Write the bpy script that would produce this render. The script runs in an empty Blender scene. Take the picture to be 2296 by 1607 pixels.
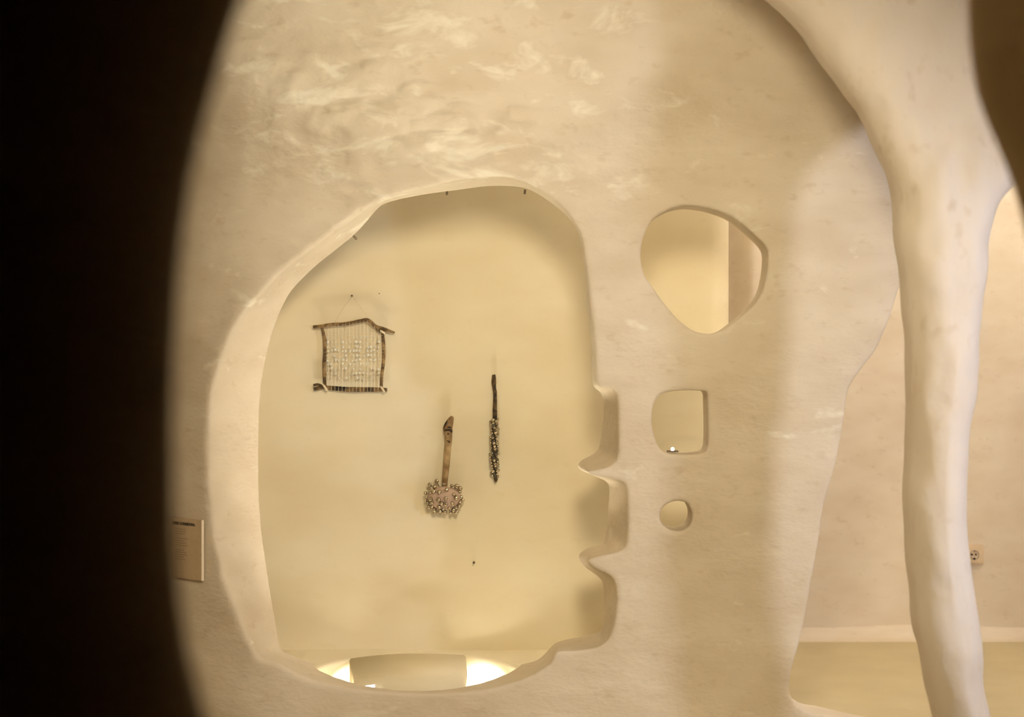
import bpy, bmesh, math, random
import numpy as np
from mathutils import Vector, Matrix

# ------------------------------------------------------------------ camera, world, lights
F = 3125.0                    # focal length in pixels of the 2296 x 1607 frame
CX, CY, CAMZ = 1148.0, 803.5, 1.0
scene = bpy.context.scene
col = scene.collection

cam_d = bpy.data.cameras.new('camera')
cam = bpy.data.objects.new('camera', cam_d)
col.objects.link(cam)
cam.location = (0, 0, CAMZ)
cam.rotation_euler = (math.pi / 2, 0, 0)
cam_d.sensor_width = 36.0
cam_d.lens = 36.0 * F / 2296.0
cam_d.clip_start = 0.02
cam_d.dof.use_dof = True
cam_d.dof.focus_distance = 3.92
cam_d.dof.aperture_fstop = (cam_d.lens / 1000.0) / 0.021
scene.camera = cam

w = bpy.data.worlds.new('world')
scene.world = w
w.use_nodes = True
w.node_tree.nodes['Background'].inputs[0].default_value = (1.0, 0.72, 0.38, 1)
w.node_tree.nodes['Background'].inputs[1].default_value = 0.0

scene.view_settings.view_transform = 'Standard'
scene.view_settings.look = 'None'
scene.view_settings.gamma = 1.0
scene.view_settings.use_curve_mapping = False
scene.view_settings.exposure = 0.0


def lamp(name, kind, loc, target, energy, color, size=0.1, **kw):
    d = bpy.data.lights.new(name, kind)
    d.energy = energy
    d.color = color
    if kind == 'AREA':
        d.shape = 'DISK'
        d.size = size
    else:
        d.shadow_soft_size = size
    for k, v in kw.items():
        setattr(d, k, v)
    o = bpy.data.objects.new(name, d)
    col.objects.link(o)
    o.location = loc
    o.rotation_euler = (Vector(target) - Vector(loc)).to_track_quat('-Z', 'Y').to_euler()
    return o


# cool spotlight in the hall, to the right of the picture
lamp('hall_spotlight', 'SPOT', (1.80, 1.96, 0.98), (1.10, 3.4, 0.72), 59, (0.80, 0.84, 1.0), 0.08, spot_size=math.radians(108), spot_blend=1.0)
# unseen fill light added in the hall for even light from the front
lamp('hall_front_fill', 'SPOT', (0.18, 1.40, 1.74), (0.03, 3.6, 0.84), 132, (1.0, 0.85, 0.57), 0.20, spot_size=math.radians(92), spot_blend=1.0)
# unseen light added low in the hall to brighten the vault
lamp('hall_vault_fill', 'SPOT', (0.25, 2.2, 0.15), (-0.62, 3.4, 1.78), 15, (1.0, 0.92, 0.66), 0.12, spot_size=math.radians(54), spot_blend=0.8)
# unseen light added to brighten the room behind
lamp('back_room_fill', 'POINT', (2.0, 3.95, 2.2), (1.5, 5, 1), 34, (1.0, 0.94, 0.80), 0.18)
# unseen fill added above the passage, for the yellow wall
lamp('passage_fill', 'POINT', (0.50, 3.95, 2.15), (0, 4, 1), 4, (1.0, 0.94, 0.72), 0.15)
# small hidden fill added to brighten the wall seen through the holes
lamp('passage_side_fill', 'POINT', (0.72, 3.87, 0.85), (0, 4, 1), 1.1, (1.0, 0.94, 0.72), 0.04)
scene.cycles.max_bounces = 4
scene.cycles.diffuse_bounces = 4
scene.cycles.adaptive_threshold = 0.2
scene.cycles.use_light_tree = False
scene.cycles.caustics_reflective = False
scene.cycles.caustics_refractive = False


# ------------------------------------------------------------------ helpers
def P(px, py, Y):
    return Vector(((px - CX) * Y / F, Y, CAMZ - (py - CY) * Y / F))


def tag(o, label=None, cat=None, group=None, kind=None):
    if label: o['label'] = label
    if cat: o['category'] = cat
    if group: o['group'] = group
    if kind: o['kind'] = kind
    return o


def link(name, me, mat=None, parent=None, smooth=True):
    o = bpy.data.objects.new(name, me)
    col.objects.link(o)
    if mat and not me.materials:
        me.materials.append(mat)
    if parent:
        o.parent = parent
    if smooth:
        me.polygons.foreach_set('use_smooth', np.ones(len(me.polygons), dtype=bool))
    return o


def mesh(name, verts, faces):
    me = bpy.data.meshes.new(name)
    me.from_pydata([tuple(v) for v in verts], [], faces)
    me.update()
    return me


def empty(name, loc):
    o = bpy.data.objects.new(name, None)
    o.empty_display_size = 0.02
    col.objects.link(o)
    o.location = loc
    return o


def from_bm(bm, name):
    me = bpy.data.meshes.new(name)
    bm.to_mesh(me)
    bm.free()
    return me


def smoothpath(pts, n=8, closed=True):
    pts = np.array(pts, float)
    m = len(pts)
    out = []
    for i in range(m if closed else m - 1):
        if closed:
            p0, p1, p2, p3 = (pts[(i + k) % m] for k in (-1, 0, 1, 2))
        else:
            p0, p1, p2, p3 = pts[max(i - 1, 0)], pts[i], pts[i + 1], pts[min(i + 2, m - 1)]
        for t in np.linspace(0, 1, n, endpoint=False):
            # centripetal-like softened Catmull-Rom
            m1 = (p2 - p0) * 0.4
            m2 = (p3 - p1) * 0.4
            l = np.linalg.norm((p2 - p1)[:2])
            for mm in (m1, m2):
                q = np.linalg.norm(mm[:2])
                if q > 1.1 * l: mm *= 1.1 * l / q
            h00 = 2*t**3 - 3*t**2 + 1; h10 = t**3 - 2*t**2 + t
            h01 = -2*t**3 + 3*t**2; h11 = t**3 - t**2
            out.append(h00*p1 + h10*m1 + h01*p2 + h11*m2)
    if not closed: out.append(pts[-1])
    return np.array(out)


def polysdf(X, Z, poly):
    """signed distance to a closed polygon, negative inside"""
    shp = X.shape
    x = X.ravel().astype(np.float32); z = Z.ravel().astype(np.float32)
    d = np.full(x.shape, 1e9, np.float32)
    ins = np.zeros(x.shape, bool)
    n = len(poly)
    for i in range(n):
        ax, az = poly[i]; bx, bz = poly[(i + 1) % n]
        ex, ez = bx - ax, bz - az
        L = ex*ex + ez*ez
        if L < 1e-14: continue
        t = np.clip(((x - ax)*ex + (z - az)*ez) / L, 0, 1)
        dx = x - ax - t*ex; dz = z - az - t*ez
        np.minimum(d, dx*dx + dz*dz, out=d)
        c = ((az > z) != (bz > z))
        if az != bz:
            ins ^= c & (x < (bx - ax)*(z - az)/(bz - az) + ax)
    d = np.sqrt(d)
    d[ins] *= -1
    return d.reshape(shp)


def vnoise(X, Z, sx, sz, seed):
    """smooth value noise in -1..1"""
    rng = np.random.RandomState(seed)
    tab = rng.rand(64, 64).astype(np.float32) * 2 - 1
    u = X / sx + 100.0; v = Z / sz + 100.0
    iu = np.floor(u).astype(int); iv = np.floor(v).astype(int)
    fu = u - iu; fv = v - iv
    fu = fu*fu*fu*(fu*(fu*6 - 15) + 10); fv = fv*fv*fv*(fv*(fv*6 - 15) + 10)
    g = lambda a, b: tab[a % 64, b % 64]
    return (g(iu, iv)*(1 - fu) + g(iu + 1, iv)*fu)*(1 - fv) + (g(iu, iv + 1)*(1 - fu) + g(iu + 1, iv + 1)*fu)*fv


def rmax(a, b, R):
    """rounded intersection"""
    aa = a + R; bb = b + R
    return np.where((aa > 0) & (bb > 0), np.sqrt(np.maximum(aa, 0)**2 + np.maximum(bb, 0)**2) - R, np.maximum(a, b))


def surface_nets(f, o, h):
    """f[i,j,k] negative inside -> verts, quads"""
    s = f < 0
    nx, ny, nz = f.shape
    cs = np.zeros((nx-1, ny-1, nz-1), np.uint8)
    for a in (0, 1):
        for b in (0, 1):
            for c in (0, 1):
                cs += s[a:nx-1+a, b:ny-1+b, c:nz-1+c]
    act = np.nonzero((cs > 0) & (cs < 8))
    del cs
    idx = -np.ones((nx-1, ny-1, nz-1), np.int32)
    idx[act] = np.arange(len(act[0]))
    I, J, K = act
    acc = np.zeros((len(I), 3)); cnt = np.zeros(len(I))
    corners = [(a, b, c) for a in (0, 1) for b in (0, 1) for c in (0, 1)]
    val = {c: f[I+c[0], J+c[1], K+c[2]].astype(np.float64) for c in corners}
    for c in corners:
        for ax in range(3):
            if c[ax] == 0:
                e = list(c); e[ax] = 1; e = tuple(e)
                va, vb = val[c], val[e]
                m = (va < 0) != (vb < 0)
                t = np.where(m, va / np.where(m, va - vb, 1), 0)
                p = np.zeros((len(I), 3)); p[:] = c
                p[:, ax] += t
                acc[m] += p[m]; cnt[m] += 1
    V = (np.stack([I, J, K], 1) + acc / np.maximum(cnt, 1)[:, None]) * h + np.array(o)
    Q = []
    for ax in range(3):
        sl0 = [slice(None)]*3; sl1 = [slice(None)]*3
        sl0[ax] = slice(0, -1); sl1[ax] = slice(1, None)
        a = s[tuple(sl0)]; b = s[tuple(sl1)]
        e = np.array(np.nonzero(a != b))
        flip = a[tuple(e)]
        u, v = (ax+1) % 3, (ax+2) % 3
        ok = (e[u] > 0) & (e[v] > 0) & (e[u] < f.shape[u]-1) & (e[v] < f.shape[v]-1)
        e = e[:, ok]; flip = flip[ok]
        def at(du, dv):
            q = e.copy(); q[u] += du; q[v] += dv
            return idx[q[0], q[1], q[2]]
        q = np.stack([at(-1, -1), at(0, -1), at(0, 0), at(-1, 0)], 1)
        q[~flip] = q[~flip][:, ::-1]
        Q.append(q)
    return V, np.concatenate(Q)


def np_mesh(name, V, Q):
    me = bpy.data.meshes.new(name)
    me.vertices.add(len(V)); me.vertices.foreach_set('co', V.astype(np.float32).ravel())
    k = Q.shape[1]
    me.loops.add(Q.size); me.loops.foreach_set('vertex_index', Q.astype(np.int32).ravel())
    me.polygons.add(len(Q))
    me.polygons.foreach_set('loop_start', np.arange(0, Q.size, k, dtype=np.int32))
    me.polygons.foreach_set('loop_total', np.full(len(Q), k, np.int32))
    me.update(calc_edges=True)
    return me


def tube(pts, radii, seg=10, cap=True, jitter=0.0, seed=1):
    """tapered tube along 3-D points"""
    rng = random.Random(seed)
    pts = [Vector(p) for p in pts]
    V, Fc = [], []
    up = Vector((0, 1, 0))
    for i, p in enumerate(pts):
        t = (pts[min(i+1, len(pts)-1)] - pts[max(i-1, 0)]).normalized()
        a = t.cross(up)
        if a.length < 1e-4: a = t.cross(Vector((1, 0, 0)))
        a.normalize(); b = t.cross(a).normalized()
        for k in range(seg):
            r = radii[i] * (1 + jitter*(rng.random() - .5))
            an = 2*math.pi*k/seg
            V.append(p + a*(r*math.cos(an)) + b*(r*math.sin(an)))
    n = len(pts)
    for i in range(n-1):
        for k in range(seg):
            k2 = (k+1) % seg
            Fc.append((i*seg+k, i*seg+k2, (i+1)*seg+k2, (i+1)*seg+k))
    if cap:
        Fc.append(tuple(range(seg))[::-1]); Fc.append(tuple((n-1)*seg+k for k in range(seg)))
    return V, Fc


def smooth3(pts, n=6):
    return smoothpath(pts, n, closed=False)


# ------------------------------------------------------------------ materials
def mat(name):
    m = bpy.data.materials.new(name)
    m.use_nodes = True
    nt = m.node_tree
    return m, nt, nt.nodes['Principled BSDF']


def plaster(name, c1, c2, c3, rough=0.75, bump=0.25, mottling=4.0, streak=0.5, spec=0.25, flake_highlights=False, zs=1.9):
    m, nt, b = mat(name)
    N = nt.nodes; L = nt.links
    tc = N.new('ShaderNodeTexCoord')
    mp = N.new('ShaderNodeMapping'); mp.inputs['Scale'].default_value = (1, 1, zs)
    L.new(tc.outputs['Object'], mp.inputs['Vector'])
    n1 = N.new('ShaderNodeTexNoise'); n1.inputs['Scale'].default_value = mottling
    n1.inputs['Detail'].default_value = 2; n1.inputs['Roughness'].default_value = 0.6
    L.new(mp.outputs[0], n1.inputs['Vector'])
    r1 = N.new('ShaderNodeValToRGB')
    r1.color_ramp.elements[0].position = 0.30; r1.color_ramp.elements[0].color = (*c1, 1)
    r1.color_ramp.elements[1].position = 0.68; r1.color_ramp.elements[1].color = (*c2, 1)
    L.new(n1.outputs['Fac'], r1.inputs['Fac'])
    # small ochre stains
    n2 = N.new('ShaderNodeTexNoise'); n2.inputs['Scale'].default_value = mottling*4.5
    n2.inputs['Detail'].default_value = 2; n2.inputs['Roughness'].default_value = 0.7
    L.new(mp.outputs[0], n2.inputs['Vector'])
    r2 = N.new('ShaderNodeValToRGB')
    r2.color_ramp.elements[0].position = 0.60; r2.color_ramp.elements[0].color = (0, 0, 0, 1)
    r2.color_ramp.elements[1].position = 0.80; r2.color_ramp.elements[1].color = (streak, streak, streak, 1)
    L.new(n2.outputs['Fac'], r2.inputs['Fac'])
    mx = N.new('ShaderNodeMix'); mx.data_type = 'RGBA'
    L.new(r2.outputs[0], mx.inputs['Factor'])
    L.new(r1.outputs[0], mx.inputs['A']); mx.inputs['B'].default_value = (*c3, 1)
    L.new(mx.outputs['Result'], b.inputs['Base Color'])
    b.inputs['Roughness'].default_value = rough
    b.inputs['Specular IOR Level'].default_value = spec
    if flake_highlights:
        # whiter trowel flakes, with the upper left's bright highlights painted into the colour
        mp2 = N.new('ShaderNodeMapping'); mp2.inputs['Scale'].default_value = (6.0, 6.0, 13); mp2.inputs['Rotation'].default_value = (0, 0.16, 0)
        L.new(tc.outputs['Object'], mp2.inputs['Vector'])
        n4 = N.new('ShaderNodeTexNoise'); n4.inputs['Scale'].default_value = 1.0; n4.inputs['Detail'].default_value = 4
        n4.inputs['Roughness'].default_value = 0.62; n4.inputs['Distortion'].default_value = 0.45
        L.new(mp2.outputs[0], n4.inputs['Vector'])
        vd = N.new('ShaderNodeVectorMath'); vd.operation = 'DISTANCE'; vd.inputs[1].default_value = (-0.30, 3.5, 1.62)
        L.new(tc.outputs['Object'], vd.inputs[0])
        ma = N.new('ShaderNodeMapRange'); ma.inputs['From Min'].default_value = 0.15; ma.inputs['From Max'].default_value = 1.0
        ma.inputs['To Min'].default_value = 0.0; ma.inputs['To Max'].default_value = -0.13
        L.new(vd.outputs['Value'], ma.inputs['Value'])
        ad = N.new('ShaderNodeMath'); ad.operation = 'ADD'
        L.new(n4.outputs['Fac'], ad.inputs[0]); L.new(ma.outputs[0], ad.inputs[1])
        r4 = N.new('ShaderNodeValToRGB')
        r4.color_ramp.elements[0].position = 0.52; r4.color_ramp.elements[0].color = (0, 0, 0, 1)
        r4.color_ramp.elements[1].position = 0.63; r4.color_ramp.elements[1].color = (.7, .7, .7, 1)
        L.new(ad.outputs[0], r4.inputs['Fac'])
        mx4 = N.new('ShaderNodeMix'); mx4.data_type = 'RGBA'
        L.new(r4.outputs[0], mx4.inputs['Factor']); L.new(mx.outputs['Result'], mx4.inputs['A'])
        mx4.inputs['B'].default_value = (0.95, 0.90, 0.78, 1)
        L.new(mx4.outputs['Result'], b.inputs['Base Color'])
    # trowel relief
    n3 = N.new('ShaderNodeTexNoise'); n3.inputs['Scale'].default_value = 26
    n3.inputs['Detail'].default_value = 2; n3.inputs['Roughness'].default_value = 0.6
    L.new(mp.outputs[0], n3.inputs['Vector'])
    bp = N.new('ShaderNodeBump'); bp.inputs['Strength'].default_value = bump; bp.inputs['Distance'].default_value = 0.01
    L.new(n3.outputs['Fac'], bp.inputs['Height'])
    if bump > .1: L.new(bp.outputs[0], b.inputs['Normal'])
    return m


M = {}
M['plaster'] = plaster('hall_plaster', (0.70, 0.60, 0.47), (0.80, 0.71, 0.59), (0.55, 0.42, 0.27), bump=0.36, streak=0.38, flake_highlights=True)
M['arch'] = plaster('arch_plaster', (0.74, 0.64, 0.53), (0.82, 0.73, 0.63), (0.56, 0.42, 0.26), bump=0.32, zs=0.7)
M['niche'] = plaster('niche_plaster', (0.79, 0.69, 0.49), (0.85, 0.77, 0.59), (0.72, 0.59, 0.38), bump=0.06, mottling=3.0, streak=0.25)
M['back'] = plaster('back_plaster', (0.74, 0.63, 0.50), (0.82, 0.73, 0.61), (0.58, 0.46, 0.33), bump=0.06, mottling=5.0, streak=0.4)
M['floor'] = plaster('floor_plaster', (0.58, 0.49, 0.31), (0.63, 0.54, 0.35), (0.52, 0.40, 0.23), bump=0.03, mottling=5.0, streak=0.2)
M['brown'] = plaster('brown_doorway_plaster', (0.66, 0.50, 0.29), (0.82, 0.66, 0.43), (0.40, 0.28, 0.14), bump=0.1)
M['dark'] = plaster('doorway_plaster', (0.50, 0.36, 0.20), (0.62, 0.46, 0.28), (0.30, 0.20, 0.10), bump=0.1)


def wood(name, c1, c2, scale=40):
    m, nt, b = mat(name)
    N = nt.nodes; L = nt.links
    tc = N.new('ShaderNodeTexCoord')
    n = N.new('ShaderNodeTexNoise'); n.inputs['Scale'].default_value = scale; n.inputs['Detail'].default_value = 5
    L.new(tc.outputs['Object'], n.inputs['Vector'])
    r = N.new('ShaderNodeValToRGB')
    r.color_ramp.elements[0].position = 0.42; r.color_ramp.elements[0].color = (*c1, 1)
    r.color_ramp.elements[1].position = 0.62; r.color_ramp.elements[1].color = (*c2, 1)
    L.new(n.outputs['Fac'], r.inputs['Fac']); L.new(r.outputs[0], b.inputs['Base Color'])
    b.inputs['Roughness'].default_value = 0.7
    bp = N.new('ShaderNodeBump'); bp.inputs['Strength'].default_value = 0.4; bp.inputs['Distance'].default_value = 0.002
    L.new(n.outputs['Fac'], bp.inputs['Height']); L.new(bp.outputs[0], b.inputs['Normal'])
    return m


def plain(name, c, rough=0.6, metallic=0.0, emit=None, strength=0, trans=0.0):
    m, nt, b = mat(name)
    N = nt.nodes; L = nt.links
    tc = N.new('ShaderNodeTexCoord')
    n = N.new('ShaderNodeTexNoise'); n.inputs['Scale'].default_value = 60
    L.new(tc.outputs['Object'], n.inputs['Vector'])
    mx = N.new('ShaderNodeMix'); mx.data_type = 'RGBA'
    L.new(n.outputs['Fac'], mx.inputs['Factor'])
    mx.inputs['A'].default_value = (*[v*0.9 for v in c], 1); mx.inputs['B'].default_value = (*[min(1, v*1.1) for v in c], 1)
    L.new(mx.outputs['Result'], b.inputs['Base Color'])
    b.inputs['Roughness'].default_value = rough; b.inputs['Metallic'].default_value = metallic
    b.inputs['Transmission Weight'].default_value = trans
    if emit:
        b.inputs['Emission Color'].default_value = (*emit, 1); b.inputs['Emission Strength'].default_value = strength
    return m


M['twig'] = wood('weathered_twig', (0.10, 0.055, 0.018), (0.36, 0.23, 0.095), 45)
M['twig_dark'] = wood('dark_bark', (0.012, 0.006, 0.002), (0.20, 0.12, 0.045), 38)
M['bone'] = wood('pale_driftwood', (0.22, 0.13, 0.055), (0.48, 0.34, 0.18), 30)
M['burnt'] = wood('burnt_mark', (0.015, 0.008, 0.003), (0.06, 0.035, 0.012), 60)
M['black_twig'] = wood('black_twig', (0.012, 0.006, 0.002), (0.12, 0.07, 0.025), 70)
M['thread'] = plain('pale_thread', (0.80, 0.68, 0.48), 0.7)
M['line'] = plain('nylon_line', (0.50, 0.37, 0.20), 0.4)
M['bead'] = plain('clear_glass_bead', (0.97, 0.93, 0.84), 0.06, trans=0.25)
M['glass'] = plain('amber_glass_bead', (0.90, 0.78, 0.55), 0.05, trans=0.9)
M['silver'] = plain('silvered_glass_bead', (0.50, 0.42, 0.31), 0.08, metallic=0.9)
M['core'] = plain('pink_clay', (0.52, 0.37, 0.28), 0.6)
M['metal'] = plain('dull_metal', (0.16, 0.11, 0.06), 0.5, metallic=0.4)
M['card'] = plain('cream_card', (0.62, 0.48, 0.32), 0.6)
M['card_edge'] = plain('lit_card_edge', (0.92, 0.80, 0.62), 0.5)  # card's right side painted paler, as the light catches it
M['ink'] = plain('black_ink', (0.012, 0.008, 0.004), 0.6)
M['ink_grey'] = plain('grey_ink', (0.30, 0.21, 0.11), 0.6)
M['socket'] = plain('cream_plastic', (0.78, 0.63, 0.45), 0.4)
M['socket_grey'] = plain('greyish_plastic', (0.48, 0.36, 0.26), 0.4)
M['hole'] = plain('dark_hole', (0.02, 0.012, 0.008), 0.8)
M['lens'] = plain('lit_lamp_lens', (1, 0.95, 0.85), 0.4, emit=(1.0, 0.95, 0.78), strength=24)
M['bulb'] = plain('lit_bulb', (1, 1, 0.95), 0.4, emit=(1.0, 0.95, 0.85), strength=6)
M['lamp_body'] = plain('white_lamp_body', (0.85, 0.82, 0.74), 0.4)

# ------------------------------------------------------------------ the big plaster partition
def yp(X, Z):
    """depth of the partition's front face"""
    Y = 3.60 + 1.2*np.maximum(0, -X - 0.55)**2 - 1.15*np.maximum(0, Z - 1.42)**2
    Y = Y + 0.012*vnoise(X, Z, .45, .38, 3) + 0.004*vnoise(X, Z, .16, .12, 4)
    # swelling next to the doorway
    Y = Y - 0.055*np.exp(-((X - 0.95)/.17)**2 - ((Z - 1.12)/.20)**2)
    # crack in the plaster on the left shoulder of the opening
    ux, uz = 0.0585, 0.046
    t = np.clip(((X + .453)*ux + (Z - 1.332)*uz)/(ux*ux + uz*uz), 0, 1)
    dd = (X + .453 - t*ux)**2 + (Z - 1.332 - t*uz)**2
    Y = Y + 0.012*np.exp(-dd/.0065**2)
    # rough troweling in the upper left
    m = np.exp(-((X + 0.38)/.33)**2 - ((Z - 1.62)/.26)**2)
    r = 0.5*vnoise(X + .3*Z, Z - .12*X, .12, .045, 5) + 0.5*vnoise(X, Z, .05, .03, 6)
    fl = vnoise(X + .25*Z, Z - .10*X, .085, .030, 8) + .5*vnoise(X, Z, .03, .018, 9)
    m2 = np.exp(-((X + 0.20)/.62)**2 - ((Z - 1.66)/.34)**2)
    Y = Y - m2*0.0045*np.clip((fl - .30)*5, 0, 1)          # crusts left by the trowel
    Y = Y + m*0.013*np.clip(r, -.35, .6) + 0.0012*vnoise(X, Z, .06, .035, 7)
    return Y


def px2xz(pts, dv=0.0):
    out = []
    for px, py in pts:
        Y = 3.6
        for _ in range(12):
            x = (px - CX)*Y/F; z = CAMZ - (py - CY)*Y/F
            Y = 0.5*Y + 0.5*(float(yp(np.array([x]), np.array([z]))[0]) + dv)
        out.append((x, z))
    return np.array(out)


FRONT = [(872, 441), (940, 424), (1000, 408), (1060, 398), (1110, 394), (1150, 399), (1190, 414), (1240, 445), (1282, 487),
         (1304, 532), (1314, 600), (1325, 690), (1333, 780), (1337, 850), (1343, 866), (1374, 870), (1384, 888), (1387, 960), (1385, 1025), (1368, 1046), (1334, 1056),
         (1318, 1058), (1332, 1066), (1380, 1074), (1402, 1082), (1407, 1105), (1407, 1215), (1394, 1236), (1350, 1246),
         (1318, 1256), (1330, 1272), (1368, 1290), (1381, 1310), (1384, 1350), (1377, 1400), (1364, 1434), (1338, 1452), (1290, 1459), (1248, 1462),
         (1232, 1490), (1170, 1524), (1090, 1546), (1000, 1555), (900, 1555), (800, 1546), (720, 1530), (660, 1508), (620, 1486), (580, 1476),
         (556, 1430), (520, 1350), (490, 1250), (474, 1150), (465, 1050), (467, 950), (477, 850), (510, 760), (560, 685), (622, 615), (690, 562), (760, 512), (820, 470)]
BACK = [(860, 458), (930, 440), (1000, 430), (1100, 418), (1180, 423), (1245, 462), (1290, 508),
        (1308, 575), (1316, 680), (1326, 780), (1329, 862), (1345, 880), (1352, 900), (1350, 950), (1342, 1000), (1330, 1016), (1304, 1030), (1295, 1042),
        (1300, 1052), (1330, 1066), (1356, 1078), (1364, 1092), (1362, 1140), (1356, 1208), (1350, 1219), (1320, 1226), (1299, 1240),
        (1297, 1252), (1312, 1272), (1340, 1292), (1350, 1306), (1354, 1350), (1350, 1402), (1342, 1416), (1300, 1426), (1245, 1440),
        (1200, 1480), (1090, 1499), (1000, 1503), (900, 1503), (800, 1499), (720, 1490), (660, 1470), (630, 1452),
        (620, 1400), (604, 1300), (590, 1200), (583, 1100), (583, 950), (590, 850), (613, 745), (648, 662), (705, 600), (780, 540), (830, 488)]
EYE = [(1437, 575), (1442, 535), (1462, 494), (1500, 469), (1540, 460), (1590, 466), (1640, 484), (1682, 516), (1715, 548), (1724, 570), (1721, 610),
       (1712, 650), (1690, 685), (1655, 716), (1620, 742), (1590, 748), (1555, 741), (1520, 715), (1490, 680), (1465, 645), (1445, 615)]
WINDOW = [(1462, 945), (1465, 910), (1478, 886), (1505, 877), (1545, 875), (1580, 877), (1587, 884), (1589, 940), (1588, 1000), (1580, 1014), (1550, 1019), (1505, 1018), (1482, 1008), (1468, 980)]
HOLE = [(1480, 1158), (1485, 1140), (1500, 1128), (1520, 1123), (1540, 1128), (1551, 1145), (1552, 1165), (1544, 1182), (1525, 1191), (1502, 1187), (1486, 1175)]
DOOR = [(2012, 660), (2000, 700), (1985, 740), (1962, 788), (1925, 836), (1903, 872), (1895, 920), (1888, 970), (1872, 1050), (1848, 1130), (1838, 1200),
        (1822, 1290), (1806, 1380), (1790, 1450), (1774, 1510), (1770, 1548), (1784, 1578), (1812, 1597), (1850, 1604), (1910, 1618), (2050, 1640), (2700, 1645),
        (2900, 1500), (2900, 700), (2700, 380), (2400, 330), (2230, 350), (2120, 430), (2060, 540), (2030, 610)]

H = 0.006
gx = np.arange(-1.45, 2.05, H, dtype=np.float32)
gz = np.arange(-0.06, 2.46, H, dtype=np.float32)
gv = np.arange(-0.03, 0.30, H, dtype=np.float32)
X2, Z2 = np.meshgrid(gx, gz, indexing='ij')
dF = polysdf(X2, Z2, smoothpath(px2xz(FRONT)))
BT = 0.25
dB = polysdf(X2, Z2, smoothpath(px2xz(BACK, BT)))
edge_rough = 0.004*vnoise(X2, Z2, .07, .06, 12)*np.exp(-((X2 + .72)/.12)**2)
dF = dF + edge_rough.astype(np.float32)
d_small = np.minimum(np.minimum(polysdf(X2, Z2, smoothpath(px2xz(EYE))), polysdf(X2, Z2, smoothpath(px2xz(WINDOW)))),
                     polysdf(X2, Z2, smoothpath(px2xz(HOLE))))
d_door = polysdf(X2, Z2, smoothpath(px2xz(DOOR)))
sm = lambda a, b, x: np.clip((x - a)/(b - a), 0, 1)**2*(3 - 2*np.clip((x - a)/(b - a), 0, 1))
TH = BT - 0.14*sm(0.26, 0.36, X2)          # thick round the big opening, thin beyond it
RF = 0.007 + 0.010*sm(-0.25, -0.6, X2)      # rounding of the front edge
RS = 0.008
YP = yp(X2, Z2)
WCX, WCY, WRX, WRY = -0.262, 3.86, 0.285, 0.222    # round light well
f = np.empty((len(gx), len(gv), len(gz)), np.float32)
for j, v in enumerate(gv):
    u = np.clip(v/BT, 0, 1)
    dop = dF*(1 - u) + dB*u
    a = rmax(-dop, np.float32(-v), RF)
    a = rmax(np.maximum(a, -d_door), np.float32(-v) + 0*a, 0.004)
    a = np.maximum(a, rmax(-d_small, np.float32(-v) + 0*a, RS))
    a = rmax(a, v - TH, 0.008)
    # the light well bites into the foot of the opening
    ym = v + YP
    wl = (np.sqrt(((X2 - WCX)/WRX)**2 + ((ym - WCY)/WRY)**2) - 1)*min(WRX, WRY)
    wl = np.maximum(np.maximum(wl, 0.02 - Z2), Z2 - 0.3)
    f[:, j, :] = rmax(a, -wl, 0.004)
V, Q = surface_nets(f, (gx[0], gv[0], gz[0]), H)
del f
V[:, 1] += yp(V[:, 0], V[:, 2])
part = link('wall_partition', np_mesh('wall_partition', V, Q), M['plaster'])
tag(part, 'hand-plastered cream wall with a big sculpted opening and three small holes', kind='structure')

# ------------------------------------------------------------------ the arch with its column
ARCH = [(2130, 1800), (2112, 1680), (2095, 1607), (2080, 1540), (2056, 1430), (2039, 1300), (2030, 1150), (2031, 1050), (2035, 950), (2033, 830), (2026, 700), (2013, 600),
        (2005, 520), (1999, 440), (1988, 385), (1950, 300), (1900, 220), (1850, 150), (1800, 75), (1750, 20), (1690, -25), (1600, -75), (1450, -130), (1250, -170),
        (1000, -200), (1000, -650), (3300, -650), (3300, 330), (2700, 270), (2450, 305), (2330, 360), (2268, 418), (2236, 462), (2219, 520), (2208, 600), (2201, 700), (2194, 800),
        (2190, 880), (2176, 960), (2168, 1050), (2166, 1150), (2175, 1260), (2190, 1370), (2202, 1450), (2205, 1520), (2218, 1607), (2230, 1680), (2245, 1800)]
AY = 3.08


def ya(X, Z):
    return AY + 0.012*vnoise(X, Z, .30, .26, 21) + 0.007*vnoise(X, Z, .09, .15, 22) + 0.004*vnoise(X, Z, .04, .07, 25) + 0.0015*vnoise(X, Z, .03, .03, 23)


# the round column shows its far side at its left outline and its near side at its right outline
ap = []
for i, (a, b) in enumerate(ARCH):
    Y = AY + 0.012 if i < 25 else AY - 0.022
    ap.append(((a - CX)*Y/F, CAMZ - (b - CY)*Y/F))
ap = np.array(ap)
gx = np.arange(-0.2, 2.06, H, dtype=np.float32)
gz = np.arange(-0.02, 2.46, H, dtype=np.float32)
gv = np.arange(-0.17, 0.172, H, dtype=np.float32)
X2, Z2 = np.meshgrid(gx, gz, indexing='ij')
d2 = polysdf(X2, Z2, smoothpath(ap)) + (0.003*vnoise(X2, Z2, .06, .07, 24)).astype(np.float32)
f = np.empty((len(gx), len(gv), len(gz)), np.float32)
for j, v in enumerate(gv):
    f[:, j, :] = rmax(d2, np.float32(abs(v) - 0.095), 0.08)
V, Q = surface_nets(f, (gx[0], gv[0], gz[0]), H)
del f
V[:, 1] += ya(V[:, 0], V[:, 2])
arch = link('wall_arch', np_mesh('wall_arch', V, Q), M['arch'])
tag(arch, 'pale plaster arch running down into a slender wavy column', kind='structure')

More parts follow.
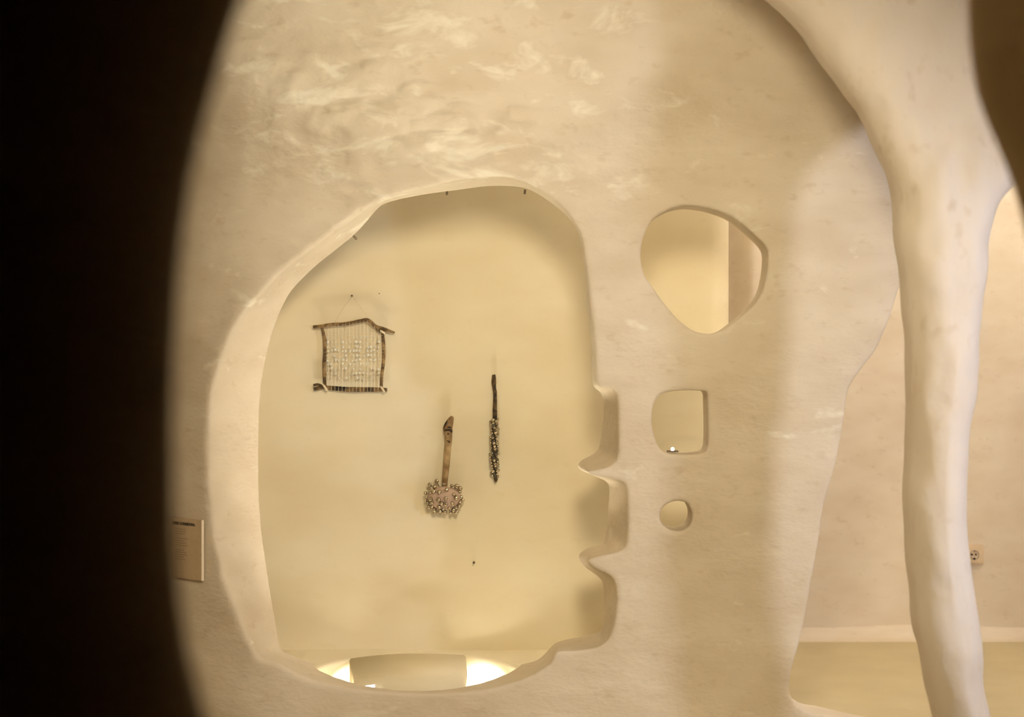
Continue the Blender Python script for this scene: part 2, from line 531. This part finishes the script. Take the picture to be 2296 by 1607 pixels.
# ------------------------------------------------------------------ the wall behind the big opening
NY = 4.15
xs = np.arange(-1.0, 0.585, 0.02)
prof = [(x, NY) for x in xs]
R = 0.07                                   # rounded end of the wall
for a in np.linspace(0, math.pi/2, 12)[1:]:
    prof.append((0.585 + R*math.sin(a), NY + R*(1 - math.cos(a))))
prof += [(0.655, 4.30), (0.665, 4.6), (0.68, 4.9), (0.69, 5.2)]
prof = np.array(prof)
zs = np.arange(-0.02, 2.47, 0.02)
A, Bz = np.meshgrid(np.arange(len(prof)), zs, indexing='ij')
VX = prof[A, 0]; VY = prof[A, 1] + 0.006*vnoise(VX, Bz, .35, .4, 31) + 0.0015*vnoise(VX, Bz, .1, .12, 32)
V = np.stack([VX.ravel(), VY.ravel(), Bz.ravel()], 1)
n2 = len(zs)
ii, jj = np.meshgrid(np.arange(len(prof)-1), np.arange(n2-1), indexing='ij')
k = (ii*n2 + jj).ravel()
Q = np.stack([k, k + n2, k + n2 + 1, k + 1], 1)
tag(link('wall_niche', np_mesh('wall_niche', V, Q), M['niche']), 'warm yellow plaster wall behind the big opening', kind='structure')

# sill of the opening with its round light well
SZ = 0.135
h = 0.006
gx = np.arange(-0.80, 0.42, h, dtype=np.float32)
gy = np.arange(3.55, 4.19, h, dtype=np.float32)
gz = np.arange(-0.03, 0.175, h, dtype=np.float32)
XX, YY, ZZ = np.meshgrid(gx, gy, gz, indexing='ij')
box = np.maximum(np.maximum(ZZ - SZ - 0.004*vnoise(XX, YY, .2, .15, 41), 0.005 - ZZ),
                 np.maximum(np.maximum(-0.76 - XX, XX - 0.38), np.maximum(3.70 - YY, YY - 4.17)))
well = (np.sqrt(((XX - WCX)/WRX)**2 + ((YY - WCY)/WRY)**2) - 1)*min(WRX, WRY)
well = np.maximum(well, 0.02 - ZZ)
f = rmax(box, -well, 0.012)
V, Q = surface_nets(f.astype(np.float32), (gx[0], gy[0], gz[0]), h)
tag(link('trim_sill', np_mesh('trim_sill', V, Q), M['niche']), 'yellow plaster sill with a round light well', kind='structure')
# bridge across the well
bm = bmesh.new()
br = [(-0.482, 4.092), (-0.136, 4.092), (-0.124, 3.86), (-0.1255, 3.64), (-0.410, 3.64), (-0.440, 3.86)]
lo = [bm.verts.new((x, y, 0.07)) for x, y in br]
hi = [bm.verts.new((x, y, 0.131 + (0.004 if y > 4 else 0))) for x, y in br]
bm.faces.new(lo); bm.faces.new(hi[::-1])
for i in range(6):
    j = (i+1) % 6
    bm.faces.new((lo[j], lo[i], hi[i], hi[j]))
bmesh.ops.recalc_face_normals(bm, faces=bm.faces[:])
bmesh.ops.bevel(bm, geom=bm.edges[:], offset=0.003, segments=2, affect='EDGES')
tag(link('trim_well_cover', from_bm(bm, 'well_cover'), M['niche']), 'yellow plaster cover across the middle of the light well', kind='structure')

# ------------------------------------------------------------------ rest of the shell
def grid_plane(name, o, u, v, nu, nv, m, label, amp=0.004, seed=50):
    o, u, v = np.array(o, float), np.array(u, float), np.array(v, float)
    nrm = np.cross(u, v); nrm /= np.linalg.norm(nrm)
    a, b = np.meshgrid(np.linspace(0, 1, nu), np.linspace(0, 1, nv), indexing='ij')
    lu, lv = np.linalg.norm(u), np.linalg.norm(v)
    d = amp*vnoise(a*lu, b*lv, .4, .4, seed)
    V = o + a[..., None]*u + b[..., None]*v + d[..., None]*nrm
    V = V.reshape(-1, 3)
    ii, jj = np.meshgrid(np.arange(nu-1), np.arange(nv-1), indexing='ij')
    k = (ii*nv + jj).ravel()
    Q = np.stack([k, k + nv, k + nv + 1, k + 1], 1)
    return tag(link(name, np_mesh(name, V, Q), m), label, kind='structure')


wb = grid_plane('wall_back', (0.66, 5.0, -0.01), (2.34, 0, 0), (0, 0, 2.5), 235, 120, M['back'], 'peach plaster wall of the room behind the column', 0.006, 51)
for v in wb.data.vertices:                 # the wall swings back in a fold behind the yellow wall
    t = min(max((0.87 - v.co.x)/0.09, 0), 1)
    v.co.y += 0.13*t*t*(3 - 2*t)
grid_plane('floor', (-2.0, 0.3, 0), (5.0, 0, 0), (0, 4.75, 0), 60, 60, M['floor'], 'ochre plastered floor', 0.0, 52)
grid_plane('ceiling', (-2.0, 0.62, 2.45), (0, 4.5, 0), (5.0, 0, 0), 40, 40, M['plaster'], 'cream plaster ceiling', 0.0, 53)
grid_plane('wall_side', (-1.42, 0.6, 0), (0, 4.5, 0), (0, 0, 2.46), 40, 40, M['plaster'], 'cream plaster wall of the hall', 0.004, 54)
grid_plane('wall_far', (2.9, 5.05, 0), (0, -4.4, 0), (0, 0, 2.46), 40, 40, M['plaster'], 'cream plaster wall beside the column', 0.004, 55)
# low plaster skirting of the back room
sk = []
for x in np.arange(0.74, 2.9, 0.03):
    n = float(vnoise(np.array([x]), np.array([0.]), .2, .2, 61)[0])
    sk.append([(x, 5.0, 0.040 + .006*n), (x, 4.990, 0.037 + .006*n), (x, 4.982, 0.028 + .004*n), (x, 4.974, 0.012), (x, 4.955, 0.004), (x, 4.92, 0.0)])
V = [p for r in sk for p in r]
Fc = [(i*6+j, i*6+j+1, (i+1)*6+j+1, (i+1)*6+j) for i in range(len(sk)-1) for j in range(5)]
tag(link('baseboard_back', mesh('baseboard_back', V, Fc), M['back']), 'low rounded plaster skirting at the foot of the peach wall', kind='structure')

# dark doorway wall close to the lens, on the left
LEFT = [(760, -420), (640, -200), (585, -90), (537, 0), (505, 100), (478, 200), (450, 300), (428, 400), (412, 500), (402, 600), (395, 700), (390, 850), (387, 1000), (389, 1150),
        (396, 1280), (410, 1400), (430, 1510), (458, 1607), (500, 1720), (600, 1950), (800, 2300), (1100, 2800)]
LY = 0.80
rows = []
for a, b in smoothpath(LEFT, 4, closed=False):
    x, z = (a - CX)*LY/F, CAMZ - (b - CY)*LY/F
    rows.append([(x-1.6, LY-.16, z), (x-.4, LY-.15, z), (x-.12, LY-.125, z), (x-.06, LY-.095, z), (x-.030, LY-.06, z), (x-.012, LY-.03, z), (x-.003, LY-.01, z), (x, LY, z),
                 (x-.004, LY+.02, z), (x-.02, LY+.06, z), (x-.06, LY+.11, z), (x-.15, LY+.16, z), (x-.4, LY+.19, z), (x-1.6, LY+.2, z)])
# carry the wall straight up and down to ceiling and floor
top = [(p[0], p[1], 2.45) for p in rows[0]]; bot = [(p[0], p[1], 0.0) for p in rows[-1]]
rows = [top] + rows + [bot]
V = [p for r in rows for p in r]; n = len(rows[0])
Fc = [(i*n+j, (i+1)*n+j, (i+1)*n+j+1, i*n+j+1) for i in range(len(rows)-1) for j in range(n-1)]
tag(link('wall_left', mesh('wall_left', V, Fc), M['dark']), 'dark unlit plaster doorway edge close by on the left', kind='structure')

# doorway wall on the right
RIGHT = [(2174, -900), (2170, -300), (2170, -100), (2172, 0), (2177, 100), (2190, 190), (2213, 262), (2243, 330), (2273, 410), (2296, 490), (2318, 590), (2340, 720), (2370, 900), (2400, 1100),
         (2420, 1300), (2440, 1607), (2450, 2100)]
RY = 1.50
rows = []
for a, b in smoothpath(RIGHT, 4, closed=False):
    x, z = (a - CX)*RY/F, CAMZ - (b - CY)*RY/F
    rows.append([(x+1.5, RY+.10, z), (x+.3, RY+.08, z), (x+.06, RY+.06, z), (x+.02, RY+.035, z), (x+.004, RY+.015, z), (x, RY, z), (x+.003, RY-.03, z), (x+.015, RY-.10, z),
                 (x+.035, RY-.2, z), (x+.07, RY-.32, z), (x+.14, RY-.42, z), (x+.4, RY-.46, z), (x+1.5, RY-.48, z)])
top = [(p[0], p[1], 2.45) for p in rows[0]]; bot = [(p[0], p[1], 0.0) for p in rows[-1]]
rows = [top] + rows + [bot]
V = [p for r in rows for p in r]; n = len(rows[0])
Fc = [(i*n+j, (i+1)*n+j, (i+1)*n+j+1, i*n+j+1) for i in range(len(rows)-1) for j in range(n-1)]
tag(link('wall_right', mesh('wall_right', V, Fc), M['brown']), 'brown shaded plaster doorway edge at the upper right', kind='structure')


# ------------------------------------------------------------------ things
def ico(r, sub=2, sq=1.0):
    bm = bmesh.new()
    bmesh.ops.create_icosphere(bm, subdivisions=sub, radius=r)
    if sq != 1.0:
        bmesh.ops.scale(bm, vec=(1, 1, sq), verts=bm.verts)
    me = from_bm(bm, 'bead')
    return me


def rel(pts, root):
    return [Vector(p) - root for p in pts]


def part_tube(name, pts, radii, m, root, seg=10, jitter=0.1, seed=1, n=5):
    """pts world, radii metres -> smooth tube child of root"""
    q = smooth3([(p[0], p[1], p[2], r) for p, r in zip(pts, radii)], n)
    V, Fc = tube([Vector(a[:3]) - root.location for a in q], [a[3] for a in q], seg, True, jitter, seed)
    return link(name, mesh(name, V, Fc), m, root)


S = NY/F                                    # metres per pixel on the yellow wall
WY = NY - 0.012                             # a little in front of it

# --- twig frame with threads and glass beads
root = empty('bead_weaving', P(786, 873, WY))
tag(root, 'small twig frame strung with pale threads and clear glass beads on the yellow wall', 'wall hanging')
tp = [(702, 733), (720, 731.5), (745, 727.5), (777, 725.5), (806, 719.5), (825, 717.5), (842, 731), (858, 737), (885, 745.5)]
part_tube('top_twig', [P(a, b, WY-.009) for a, b in tp], [.0045, .0052, .005, .005, .005, .0056, .0052, .006, .0032], M['twig'], root, seed=3)
part_tube('twig_fork', [P(a, b, WY-.004) for a, b in [(842, 731), (847, 739), (853, 745)]], [.004, .0042, .0028], M['twig_dark'], root, seed=4)
part_tube('side_twig', [P(a, b, WY-.004) for a, b in [(722, 735), (727.5, 760), (728.5, 794), (727, 818), (728.5, 868)]], [.0042, .0048, .005, .005, .0046], M['twig'], root, seed=5)
part_tube('side_twig', [P(a, b, WY-.004) for a, b in [(857, 738), (859.8, 769), (860.6, 794), (859, 818), (856, 842), (855, 872)]], [.0044, .005, .0052, .005, .0046, .0044], M['twig'], root, seed=6)
bt = part_tube('bottom_twig', [P(a, b, WY-.004) for a, b in [(704, 872.5), (714, 870), (724, 867.5), (745, 870), (785, 873), (826, 873), (868, 873.5)]], [.005, .0055, .0062, .0066, .0075, .007, .0052], M['twig_dark'], root, seed=7)
part_tube('twig_fork', [P(a, b, WY-.011) for a, b in [(703, 863.5), (713, 862), (724, 866)]], [.0038, .004, .0036], M['twig_dark'], root, seed=8)
tops = np.array(tp)
rng = random.Random(5)
V, Fc = [], []
cols = [735 + i*8.05 for i in range(15)]
for i, cx in enumerate(cols):
    ty = np.interp(cx, tops[:, 0], tops[:, 1])
    pts = [P(cx, ty - 4.5, WY-.011), P(cx, ty + 3, WY-.015), P(cx + rng.uniform(-.5, .5), 800, WY-.010), P(cx, 866, WY-.018), P(cx, 873, WY-.019), P(cx, 879, WY-.015)]
    v, fc = tube([p - root.location for p in pts], [.00045]*6, 5)
    o = len(V); V += v; Fc += [tuple(o + q for q in t) for t in fc]
for cy in [744 + i*7.6 for i in range(15)]:
    v, fc = tube([P(727, cy, WY-.0095) - root.location, P(860, cy + .6, WY-.0095) - root.location], [.00018]*2, 4)
    o = len(V); V += v; Fc += [tuple(o + q for q in t) for t in fc]
tag(link('threads', mesh('threads', V, Fc), M['thread'], root), kind='stuff')
for sx, y0, y1 in ((858, 866, 879), (729, 862, 875), (858, 741, 747)):
    part_tube('thread_binding', [P(sx - 5, y0, WY-.015), P(sx, (y0+y1)/2, WY-.018), P(sx + 4, y1, WY-.015)], [.0028, .0034, .0028], M['thread'], root, seed=9)
bead_me = ico(.0034, 2)
bead_me.materials.append(M['bead'])
bead_me.polygons.foreach_set('use_smooth', np.ones(len(bead_me.polygons), dtype=bool))
for r, by in enumerate([756.5, 766.5, 777, 785.5, 796, 806.5, 816, 826, 836.5, 847]):
    for c, cx in enumerate(cols):
        if rng.random() < 0.24: continue
        b = bpy.data.objects.new('bead', bead_me); col.objects.link(b); b.parent = root
        b.location = P(cx + rng.uniform(-1.6, 1.6), by + rng.uniform(-1.6, 1.6), WY-.011) - root.location
        s = rng.choice((.55, .7, .85, 1.1, 1.2)); b.scale = (s, s, s)
part_tube('hanging_line', [P(749, 724, WY-.007), P(770, 690, WY-.005), P(790.5, 664, WY-.006)], [.00028]*3, M['line'], root, seg=5, jitter=0, n=2)
part_tube('hanging_line', [P(790.5, 664, WY-.006), P(808, 688, WY-.005), P(827, 716, WY-.007)], [.00028]*3, M['line'], root, seg=5, jitter=0, n=2)

# --- pale stick ending in a ball of beads
root = empty('bead_club', P(995, 1150, WY))
tag(root, 'pale carved stick ending in a round cluster of shiny beads', 'wall hanging')
q = lambda a, b: (920 + a/6.18, 910 + b/6.18)
st = [(580, 140, 18), (572, 165, 34), (548, 220, 52), (520, 300, 64), (524, 345, 62), (530, 400, 52), (530, 480, 48), (522, 560, 46), (510, 700, 45), (498, 850, 43), (484, 980, 41), (476, 1090, 40), (470, 1180, 38)]
part_tube('stick', [P(*q(a, b), WY-.012) for a, b, r in st], [r/6.18*S for a, b, r in st], M['bone'], root, seg=16, jitter=.03, seed=11)
# burnt ring and marks on the stick
def patch(name, pts, r, lift):
    return part_tube(name, [P(*q(a, b), WY-.012-lift) for a, b in pts], r, M['burnt'], root, seg=8, jitter=.3, seed=12, n=4)
patch('burnt_mark', [(470, 345), (495, 335), (530, 330), (562, 338), (578, 365)], [.0012, .003, .0036, .0034, .002], .0115)
patch('burnt_mark', [(508, 300), (540, 292), (568, 305)], [.001, .0024, .0012], .0125)
patch('burnt_mark', [(515, 205), (490, 250), (466, 310)], [.0012, .003, .0018], .0085)
patch('burnt_mark', [(525, 375), (524, 398)], [.0024, .0024], .0105)
patch('burnt_mark', [(500, 478), (535, 490), (546, 505)], [.0008, .0022, .0022], .0092)
cc = P(*q(466, 1272), WY-.018)
bm = bmesh.new()
bmesh.ops.create_icosphere(bm, subdivisions=4, radius=1.0)
rx, ry, rz = 232/6.18*S, .024, 158/6.18*S
for v in bm.verts:
    k = 1 + .03*math.sin(7*v.co.x + 3*v.co.z)
    v.co = (v.co.x*rx*k, v.co.y*ry, v.co.z*rz*k)
bmesh.ops.translate(bm, vec=cc - root.location, verts=bm.verts)
link('ball', from_bm(bm, 'ball'), M['core'], root)
sb = ico(.0074, 2); sb.materials.append(M['silver'])
sb.polygons.foreach_set('use_smooth', np.ones(len(sb.polygons), dtype=bool))
bl = [(365, 1040), (270, 1090), (335, 1122), (275, 1187), (325, 1185), (400, 1190), (210, 1208), (465, 1085), (575, 1103), (643, 1112), (500, 1160), (692, 1142), (605, 1225), (685, 1190),
      (213, 1300), (283, 1290), (390, 1300), (490, 1280), (240, 1345), (705, 1262), (692, 1325), (728, 1300), (580, 1345), (638, 1272), (258, 1402), (302, 1390), (330, 1438), (400, 1400),
      (460, 1425), (487, 1360), (540, 1412), (592, 1362), (682, 1380), (632, 1402), (340, 1470), (478, 1468), (560, 1480), (635, 1470), (300, 1338), (432, 1350), (600, 1440), (410, 1455)]
for a, b in bl:
    c = P(*q(a, b), cc.y)
    ex, ez = (c.x - cc.x)/rx, (c.z - cc.z)/rz
    d2_ = ex*ex + ez*ez
    y = cc.y - ry*math.sqrt(max(0, 1 - d2_)) - .003
    o = bpy.data.objects.new('bead', sb); col.objects.link(o); o.parent = root
    pt = P(*q(a, b), y)
    o.location = pt - root.location
    s = rng.uniform(.72, 1.1); o.scale = (s, s, s)
    # pin holding beads that stand off the ball
    if d2_ > .9:
        k = .8/math.sqrt(d2_)
        inner = Vector((cc.x + ex*rx*k, cc.y, cc.z + ez*rz*k))
        v, fc = tube([pt - root.location, inner - root.location], [.0012, .0012], 6)
        link('pin', mesh('pin', v, fc), M['metal'], root)
# wall peg behind the stick
v, fc = tube([P(*q(526, 400), WY-.012) - root.location, P(*q(526, 400), NY+.004) - root.location], [.003, .003], 8)
link('wall_peg', mesh('wall_peg', v, fc), M['metal'], root)

# --- thin dark twig wound with beads
root = empty('beaded_twig', P(1110, 1079, WY))
tag(root, 'thin black twig wound with shiny glass beads along its lower half', 'wall hanging')
q = lambda a, b: (1040 + a/5.743, 820 + b/5.743)
st = [(386, 112, 18), (388, 130, 24), (388, 200, 29), (392, 290, 24), (400, 335, 24), (403, 450, 26), (400, 560, 28), (402, 640, 28), (395, 720, 32), (395, 900, 36), (392, 1100, 38), (395, 1300, 38), (405, 1420, 28), (412, 1470, 24), (404, 1495, 12)]
part_tube('twig', [P(*q(a, b), WY-.006) for a, b, r in st], [r/5.743*S for a, b, r in st], M['black_twig'], root, seg=12, jitter=.12, seed=21)
part_tube('twig_stub', [P(*q(a, b), WY-.008) for a, b in [(372, 120), (368, 220), (380, 300)]], [.0022, .003, .002], M['twig'], root, seed=22)
gb = ico(.0050, 2); gb.materials.append(M['silver'])
gb.polygons.foreach_set('use_smooth', np.ones(len(gb.polygons), dtype=bool))
gb2 = ico(.0050, 2); gb2.materials.append(M['glass'])
gb2.polygons.foreach_set('use_smooth', np.ones(len(gb2.polygons), dtype=bool))
nb = 66
for i in range(nb):
    t = i/(nb - 1)
    zz = 690 + t*735
    cxx = np.interp(zz, [690, 900, 1100, 1300, 1425], [393, 395, 392, 395, 405])
    ang = math.pi*(.02 + .96*((i*0.381966*1.7) % 1.0))
    rr = (46 + 4*math.sin(t*math.pi))/5.743*S*(1 if .04 < t < .95 else .8)
    c = P(*q(cxx, zz + rng.uniform(-8, 8)), WY-.006)
    o = bpy.data.objects.new('bead', gb if rng.random() < .68 else gb2); col.objects.link(o); o.parent = root
    o.location = c + Vector((rr*math.cos(ang), -rr*math.sin(ang), 0)) - root.location
    s = rng.uniform(.75, 1.2); o.scale = (s, s, s)
v, fc = tube([P(*q(398, 330), WY-.012) - root.location, P(*q(398, 330), NY+.004) - root.location], [.002, .002], 8)
link('wall_peg', mesh('wall_peg', v, fc), M['metal'], root)


# --- nails in the yellow wall
def nail(px, py, r, label):
    root = empty('nail', P(px, py, NY))
    tag(root, label, 'nail', 'nails in the yellow wall')
    prof = [(0, 0), (r, .0), (r*1.05, .0015), (r*.4, .003), (r*.4, .024)]
    V = []; Fc = []
    for a, d in prof:
        for k in range(10):
            an = 2*math.pi*k/10
            V.append((a*math.cos(an), -.018 + d, a*math.sin(an)))
    for i in range(len(prof)-1):
        for k in range(10):
            Fc.append((i*10+k, i*10+(k+1) % 10, (i+1)*10+(k+1) % 10, (i+1)*10+k))
    link('nail_head', mesh('nail_head', V, Fc), M['metal'], root)


nail(790.5, 663.5, .0030, 'small dark nail holding the line above the twig frame')
nail(851.5, 658.5, .0016, 'tiny nail up to the right above the twig frame')
nail(1063, 1259, .0036, 'dark nail low on the yellow wall right of the bead cluster')


# --- short twisted wires hanging at the top of the opening
def wire(px, py, ang, length, label):
    Y = 3.87
    root = empty('twisted_wire', P(px, py, Y))
    tag(root, label, 'wire', 'twisted wires at the rim of the opening')
    s = Y/F
    for ph in (0, math.pi):
        pts = []
        for i in range(33):
            t = i/32
            along = -3*s + t*(length + 3)*s
            r = 2.0*s
            lx = r*math.cos(ph + t*11)
            pts.append((math.sin(ang)*along + math.cos(ang)*lx, r*math.sin(ph + t*11), -math.cos(ang)*along + math.sin(ang)*lx))
        v, fc = tube(pts, [.0009]*33, 6)
        link('strand', mesh('strand', v, fc), M['metal'], root)


wire(1002, 428, 0.0, 9, 'short dark twisted wire hanging at the middle of the rim')
wire(788, 524, 0.75, 17, 'slanting twisted wire on the left shoulder of the rim')
wire(1177, 428, -0.1, 7, 'faint short wire hanging near the right shoulder of the rim')

# --- information card beside the opening
pc = px2xz([(421, 1229)])[0]
Yc = float(yp(np.array([pc[0]]), np.array([pc[1]]))[0])
e = .04
sl = (float(yp(np.array([pc[0] + e]), np.array([pc[1]]))[0]) - float(yp(np.array([pc[0] - e]), np.array([pc[1]]))[0]))/(2*e)
root = empty('information_card', (pc[0], Yc - .006, pc[1]))
tag(root, 'cream information card with a bold black heading on the wall left of the opening', 'sign')
root.rotation_euler = (0, 0, math.atan(sl))
hw, hh, th = .062, 67.5*Yc/F, .008
bm = bmesh.new()
bmesh.ops.create_cube(bm, size=1)
bmesh.ops.scale(bm, vec=(2*hw, th, 2*hh), verts=bm.verts)
bmesh.ops.bevel(bm, geom=bm.edges[:], offset=.0008, segments=2, affect='EDGES')
link('board', from_bm(bm, 'board'), M['card'], root, smooth=False)
bm = bmesh.new()
bmesh.ops.create_cube(bm, size=1)
bmesh.ops.scale(bm, vec=(.0012, th*.98, 2*hh*.995), verts=bm.verts)
bmesh.ops.translate(bm, vec=(hw + .0003, 0, 0), verts=bm.verts)
bmesh.ops.bevel(bm, geom=bm.edges[:], offset=.0002, segments=1, affect='EDGES')
link('board_edge', from_bm(bm, 'board_edge'), M['card_edge'], root, smooth=False)


def text_mesh(name, body, size, m, parent, loc, bold=0.0, align='RIGHT'):
    c = bpy.data.curves.new(name, 'FONT')
    c.body = body; c.size = size; c.offset = bold; c.extrude = .0002; c.align_x = align
    c.resolution_u = 2
    o = bpy.data.objects.new(name, c); col.objects.link(o)
    bpy.context.view_layer.update()
    me = bpy.data.meshes.new_from_object(o.evaluated_get(bpy.context.evaluated_depsgraph_get()))
    bpy.data.objects.remove(o); bpy.data.curves.remove(c)
    t = link(name, me, m, parent, smooth=False)
    t.location = loc; t.rotation_euler = (math.pi/2, 0, 0)
    return t


yf = -th/2 - .0004
text_mesh('heading', 'JORIS CORREDORA', .0104, M['ink'], root, (hw - .026, yf, hh - .018), .00035)
V, Fc = [], []
rng = random.Random(9)
for i in range(14):
    z = hh - .030 - i*.0062
    if i in (3, 8): continue
    x1 = -hw + .022 + rng.uniform(.032, .05)
    o = len(V)
    V += [(-hw + .018, yf, z), (x1, yf, z), (x1, yf, z + .0014), (-hw + .018, yf, z + .0014)]
    Fc.append((o, o+1, o+2, o+3))
tag(link('small_print', mesh('small_print', V, Fc), M['ink_grey'], root, smooth=False), kind='stuff')

# --- power socket on the peach wall
BY = 5.0
s = BY/F
root = empty('power_socket', P(2182, 1242, BY))
tag(root, 'round-faced cream power socket low on the peach wall beside the column', 'socket')
def slab(name, w_, h_, y0, y1, m, bev, cx=0, cz=0):
    bm = bmesh.new()
    bmesh.ops.create_cube(bm, size=1)
    bmesh.ops.scale(bm, vec=(w_, y1 - y0, h_), verts=bm.verts)
    bmesh.ops.translate(bm, vec=(cx, (y0 + y1)/2, cz), verts=bm.verts)
    bmesh.ops.bevel(bm, geom=bm.edges[:], offset=bev, segments=2, affect='EDGES')
    return link(name, from_bm(bm, name), m, root, smooth=False)
slab('surround', 44*s, 46*s, -.012, .012, M['socket'], .003)
slab('plate', 31*s, 35*s, -.018, -.008, M['socket'], .002)
V, Fc = [], []
prof = [(10.5*s, -.019), (9.3*s, -.021), (9.0*s, -.020), (8.8*s, -.012), (0.01*s, -.012)]
for a, d in prof:
    for k in range(28):
        an = 2*math.pi*k/28
        V.append((a*math.cos(an) - .8*s, d, a*1.06*math.sin(an)))
for i in range(len(prof)-1):
    for k in range(28):
        Fc.append((i*28+k, (i+1)*28+k, (i+1)*28+(k+1) % 28, i*28+(k+1) % 28))
link('cup', mesh('cup', V, Fc), M['socket_grey'], root)
# the cup's floor stands proud of the plate, so its recess shows
def disc(name, px_, py_, rx_, rz_, m):
    V = [(px_*s + rx_*s*math.cos(2*math.pi*k/14), -.0225, -py_*s + rz_*s*math.sin(2*math.pi*k/14)) for k in range(14)]
    V += [(v[0], -.010, v[2]) for v in V]
    Fc = [tuple(range(14))] + [(k, k+14, (k+1) % 14 + 14, (k+1) % 14) for k in range(14)]
    link(name, mesh(name, V, Fc), m, root, smooth=False)
disc('contact_hole', -7.0, -.8, 1.9, 2.4, M['hole'])
disc('contact_hole', 2.0, -.9, 1.6, 2.4, M['hole'])
disc('earth_clip', -1.0, -8.0, 1.8, 1.8, M['ink_grey'])
disc('earth_clip', -1.6, 8.4, 2.6, 2.4, M['hole'])

# --- little lamp on the sill of the square hole
hz = px2xz([(1514, 1018)])[0]
Yh = float(yp(np.array([hz[0]]), np.array([hz[1]]))[0])
root = empty('small_spotlight', (hz[0], Yh + .06, hz[1] + .002))
tag(root, 'tiny lit lamp with a dark base on the sill of the square hole', 'lamp')
s = Yh/F
bm = bmesh.new(); bmesh.ops.create_cube(bm, size=1)
bmesh.ops.scale(bm, vec=(26*s, .02, 3*s), verts=bm.verts); bmesh.ops.translate(bm, vec=(0, 0, 1.5*s), verts=bm.verts)
bmesh.ops.bevel(bm, geom=bm.edges[:], offset=.001, segments=2, affect='EDGES')
link('lamp_base', from_bm(bm, 'lamp_base'), M['metal'], root, smooth=False)
bm = bmesh.new(); bmesh.ops.create_uvsphere(bm, u_segments=16, v_segments=10, radius=4*s)
bmesh.ops.scale(bm, vec=(1, 1, 1.15), verts=bm.verts); bmesh.ops.translate(bm, vec=(0, 0, 6*s), verts=bm.verts)
link('bulb', from_bm(bm, 'bulb'), M['bulb'], root)


# --- lamps in the light well
def well_lamp(x, y, r, tilt, flood, label):
    root = empty('recessed_uplight', (x, y, .02))
    tag(root, label, 'lamp')
    prof = [(r*1.15, 0), (r*1.15, .022), (r*1.05, .026), (r, .022)]
    V, Fc = [], []
    for a, d in prof:
        for k in range(28):
            an = 2*math.pi*k/28
            V.append((a*math.cos(an), a*math.sin(an), d))
    for i in range(len(prof)-1):
        for k in range(28):
            Fc.append((i*28+k, i*28+(k+1) % 28, (i+1)*28+(k+1) % 28, (i+1)*28+k))
    link('housing', mesh('housing', V, Fc), M['lamp_body'], root)
    V = [(r*math.cos(2*math.pi*k/28), r*math.sin(2*math.pi*k/28), .021) for k in range(28)] + [(0, 0, .024)]
    Fc = [(k, (k+1) % 28, 28) for k in range(28)]
    link('lens', mesh('lens', V, Fc), M['lens'], root)
    sp = lamp('uplight_beam', 'SPOT', (x, y, .05), (x, 4.07, .02), 9.0, (1.0, 0.96, 0.86), .012, spot_size=math.radians(100), spot_blend=.25)
    sp.data.spot_size = math.radians(47)
    up = lamp('uplight_flood', 'SPOT', (x, y, .05), (x + tilt, y - .07, 1.4), flood, (1.0, 0.92, 0.70), .04, spot_size=math.radians(70), spot_blend=1.0)
    for l in (sp, up):
        e = l.rotation_euler.copy()
        l.parent = root; l.location = (0, 0, .032); l.rotation_euler = e


well_lamp(-0.475, 3.80, .042, -.12, 20, 'glowing round uplight in the left end of the light well')
well_lamp(-0.060, 3.79, .055, .10, 27, 'glowing round uplight in the right end of the light well')
root = empty('tube_light', P(822, 1542, 3.66))
tag(root, 'short white tube light on the left lip of the light well', 'lamp')
v, fc = tube([Vector((-.026, 0, -.004)), Vector((0, 0, 0)), Vector((.022, 0, .0015))], [.004, .006, .0075], 12)
link('tube', mesh('tube', v, fc), M['bulb'], root)
v, fc = tube([Vector((.022, 0, .0015)), Vector((.026, 0, .0015))], [.008, .008], 12)
link('end_cap', mesh('end_cap', v, fc), M['lamp_body'], root)
